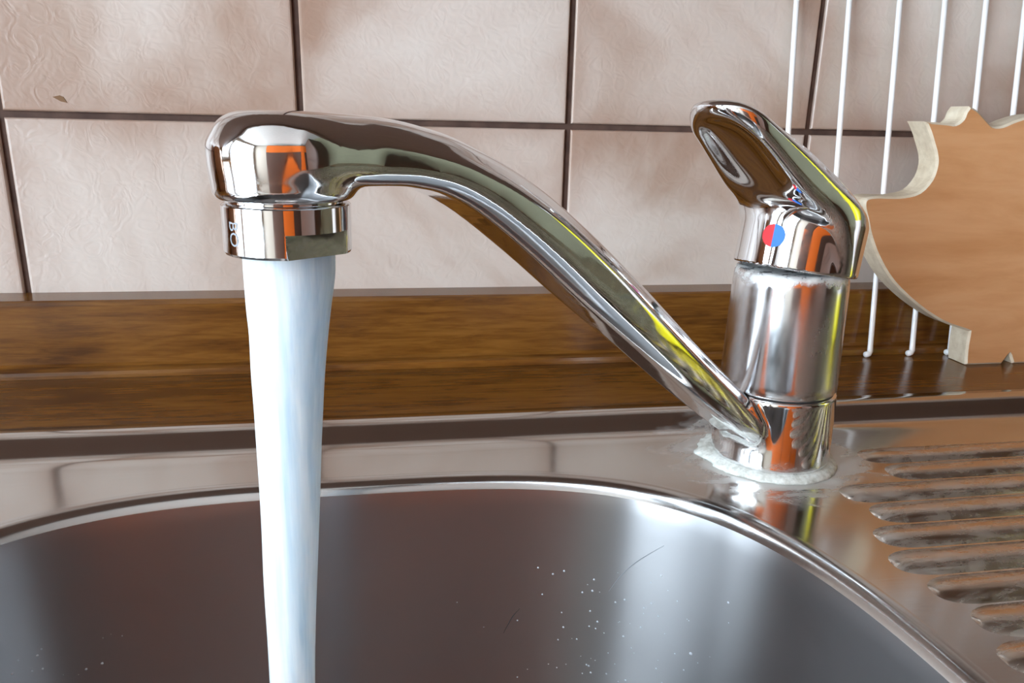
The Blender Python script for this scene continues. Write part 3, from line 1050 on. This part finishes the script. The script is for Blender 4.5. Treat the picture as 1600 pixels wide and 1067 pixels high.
for i in range(3):
    for k in range(ND):
        f.append((i * ND + k, i * ND + (k + 1) % ND, (i + 1) * ND + (k + 1) % ND, (i + 1) * ND + k))
        fm.append(1)
tri = tessellate_polygon([[Vector((x, z, 0)) for x, z in ins]])
for t in tri:
    f.append(tuple(t))
    fm.append(0)
    f.append(tuple(q + 3 * ND for q in t))
    fm.append(0)
pb = mesh_obj('cutting_board', v, f, None, None, False, org=(0.6, yf_, ZC), mats=[M['board'], M['board_edge']], fmat=fm)
fix_normals(pb)
tag(pb, 'thick pig-shaped wooden cutting board standing against the white wire rack', 'cutting board')

# ------------------------------------------------------------------ beyond the picture: what the chrome mirrors, plus an added light blocker
sb = thing('dish_soap_bottle', 'yellow dish soap bottle with white cap on the draining board', 'bottle', (0.640, -0.215, DZ + 0.0042))
sbc = (0.640, -0.215, DZ + 0.0042)
lathe('bottle_body', [(0.0, 0.0), (0.030, 0.0), (0.034, 0.004), (0.035, 0.02), (0.034, 0.10), (0.031, 0.15), (0.022, 0.18), (0.012, 0.195), (0.012, 0.20), (0.0, 0.20)], sbc, M['soap'], sb, 48)
lathe('bottle_label', [(0.0352, 0.045), (0.0355, 0.047), (0.0350, 0.105), (0.0345, 0.107)], sbc, M['label'], sb, 48)
lathe('bottle_cap', [(0.0, 0.20), (0.014, 0.20), (0.014, 0.222), (0.007, 0.228), (0.005, 0.240), (0.0, 0.240)], sbc, M['frame'], sb, 32)
wc_ = thing('wall_cupboard', 'mid brown wall cupboard hanging above the tiled splashback', 'cupboard', (0.35, -0.17, ZC + 0.42))
box('carcass', XL + 0.002, XR - 0.002, -0.32, -0.001, ZC + 0.42, 2.30, M['oak'], wc_)
for k in range(4):
    xa = XL + 0.002 + k * 0.598
    box('door', xa + 0.003, xa + 0.594, -0.34, -0.322, ZC + 0.40, 2.30, M['oak'], wc_, 0.003)
tcb = thing('tall_cupboard', 'tall brown cupboard with orange doors on the opposite kitchen wall', 'cupboard', (0.5, YF + 0.3, 0.0))
box('carcass', -0.45, 1.35, YF + 0.002, YF + 0.5, 0.0, 2.1, M['brown'], tcb)
for k in range(3):
    for (za, zb) in ((0.08, 1.25), (1.27, 2.06)):
        box('door', -0.44 + 0.6 * k + 0.003, -0.44 + 0.6 * (k + 1) - 0.023, YF + 0.502, YF + 0.52, za, zb, M['orange'] if za > 1 or k == 1 else M['brown'], tcb, 0.003)
ft = thing('added_dark_cupboard', 'tall dark brown cupboard added unseen at the right wall for dark reflections', 'cupboard', (1.27, -1.35, 0.0))  # added out of view so the chrome picks up dark reflections
box('carcass', 1.02, XR - 0.002, -1.75, -0.86, 0.0, 2.1, M['brown'], ft)
for (za, zb) in ((0.08, 0.95), (0.97, 2.08)):
    box('door', 1.0, 1.018, -1.74, -0.87, za, zb, M['brown'], ft, 0.003)
bb_ = thing('added_shade_bin', 'unseen wooden bin shape added on the worktop to shade the left tiles', 'light blocker', (-0.62, -0.115, ZC))  # unseen bin added to block window light from the left tiles
bpf = [(-0.035, 0.0005), (-0.035, 0.230), (-0.110, 0.230), (-0.150, 0.215), (-0.180, 0.180), (-0.195, 0.130), (-0.198, 0.060), (-0.198, 0.0005)]
nb_ = len(bpf)
for xa, xb, nm in ((-0.86, -0.845, 'side_panel'), (-0.415, -0.40, 'side_panel'), (-0.8449, -0.4151, 'body')):
    sh = 0.0 if nm == 'side_panel' else 0.004
    bv = [(x, y + (sh if y < -0.04 else -sh), ZC + (z if z < 0.001 else z - sh)) for x in (xa, xb) for y, z in bpf]
    bf = [(k, (k + 1) % nb_, (k + 1) % nb_ + nb_, k + nb_) for k in range(nb_)] + [tuple(range(nb_)), tuple(range(2 * nb_ - 1, nb_ - 1, -1))]
    bd = fix_normals(mesh_obj(nm, bv, bf, M['board'], bb_))
tube('knob', [(-0.63, -0.193, ZC + 0.07), (-0.63, -0.210, ZC + 0.07)], [0.006, 0.012], M['chrome'], bd, 16)
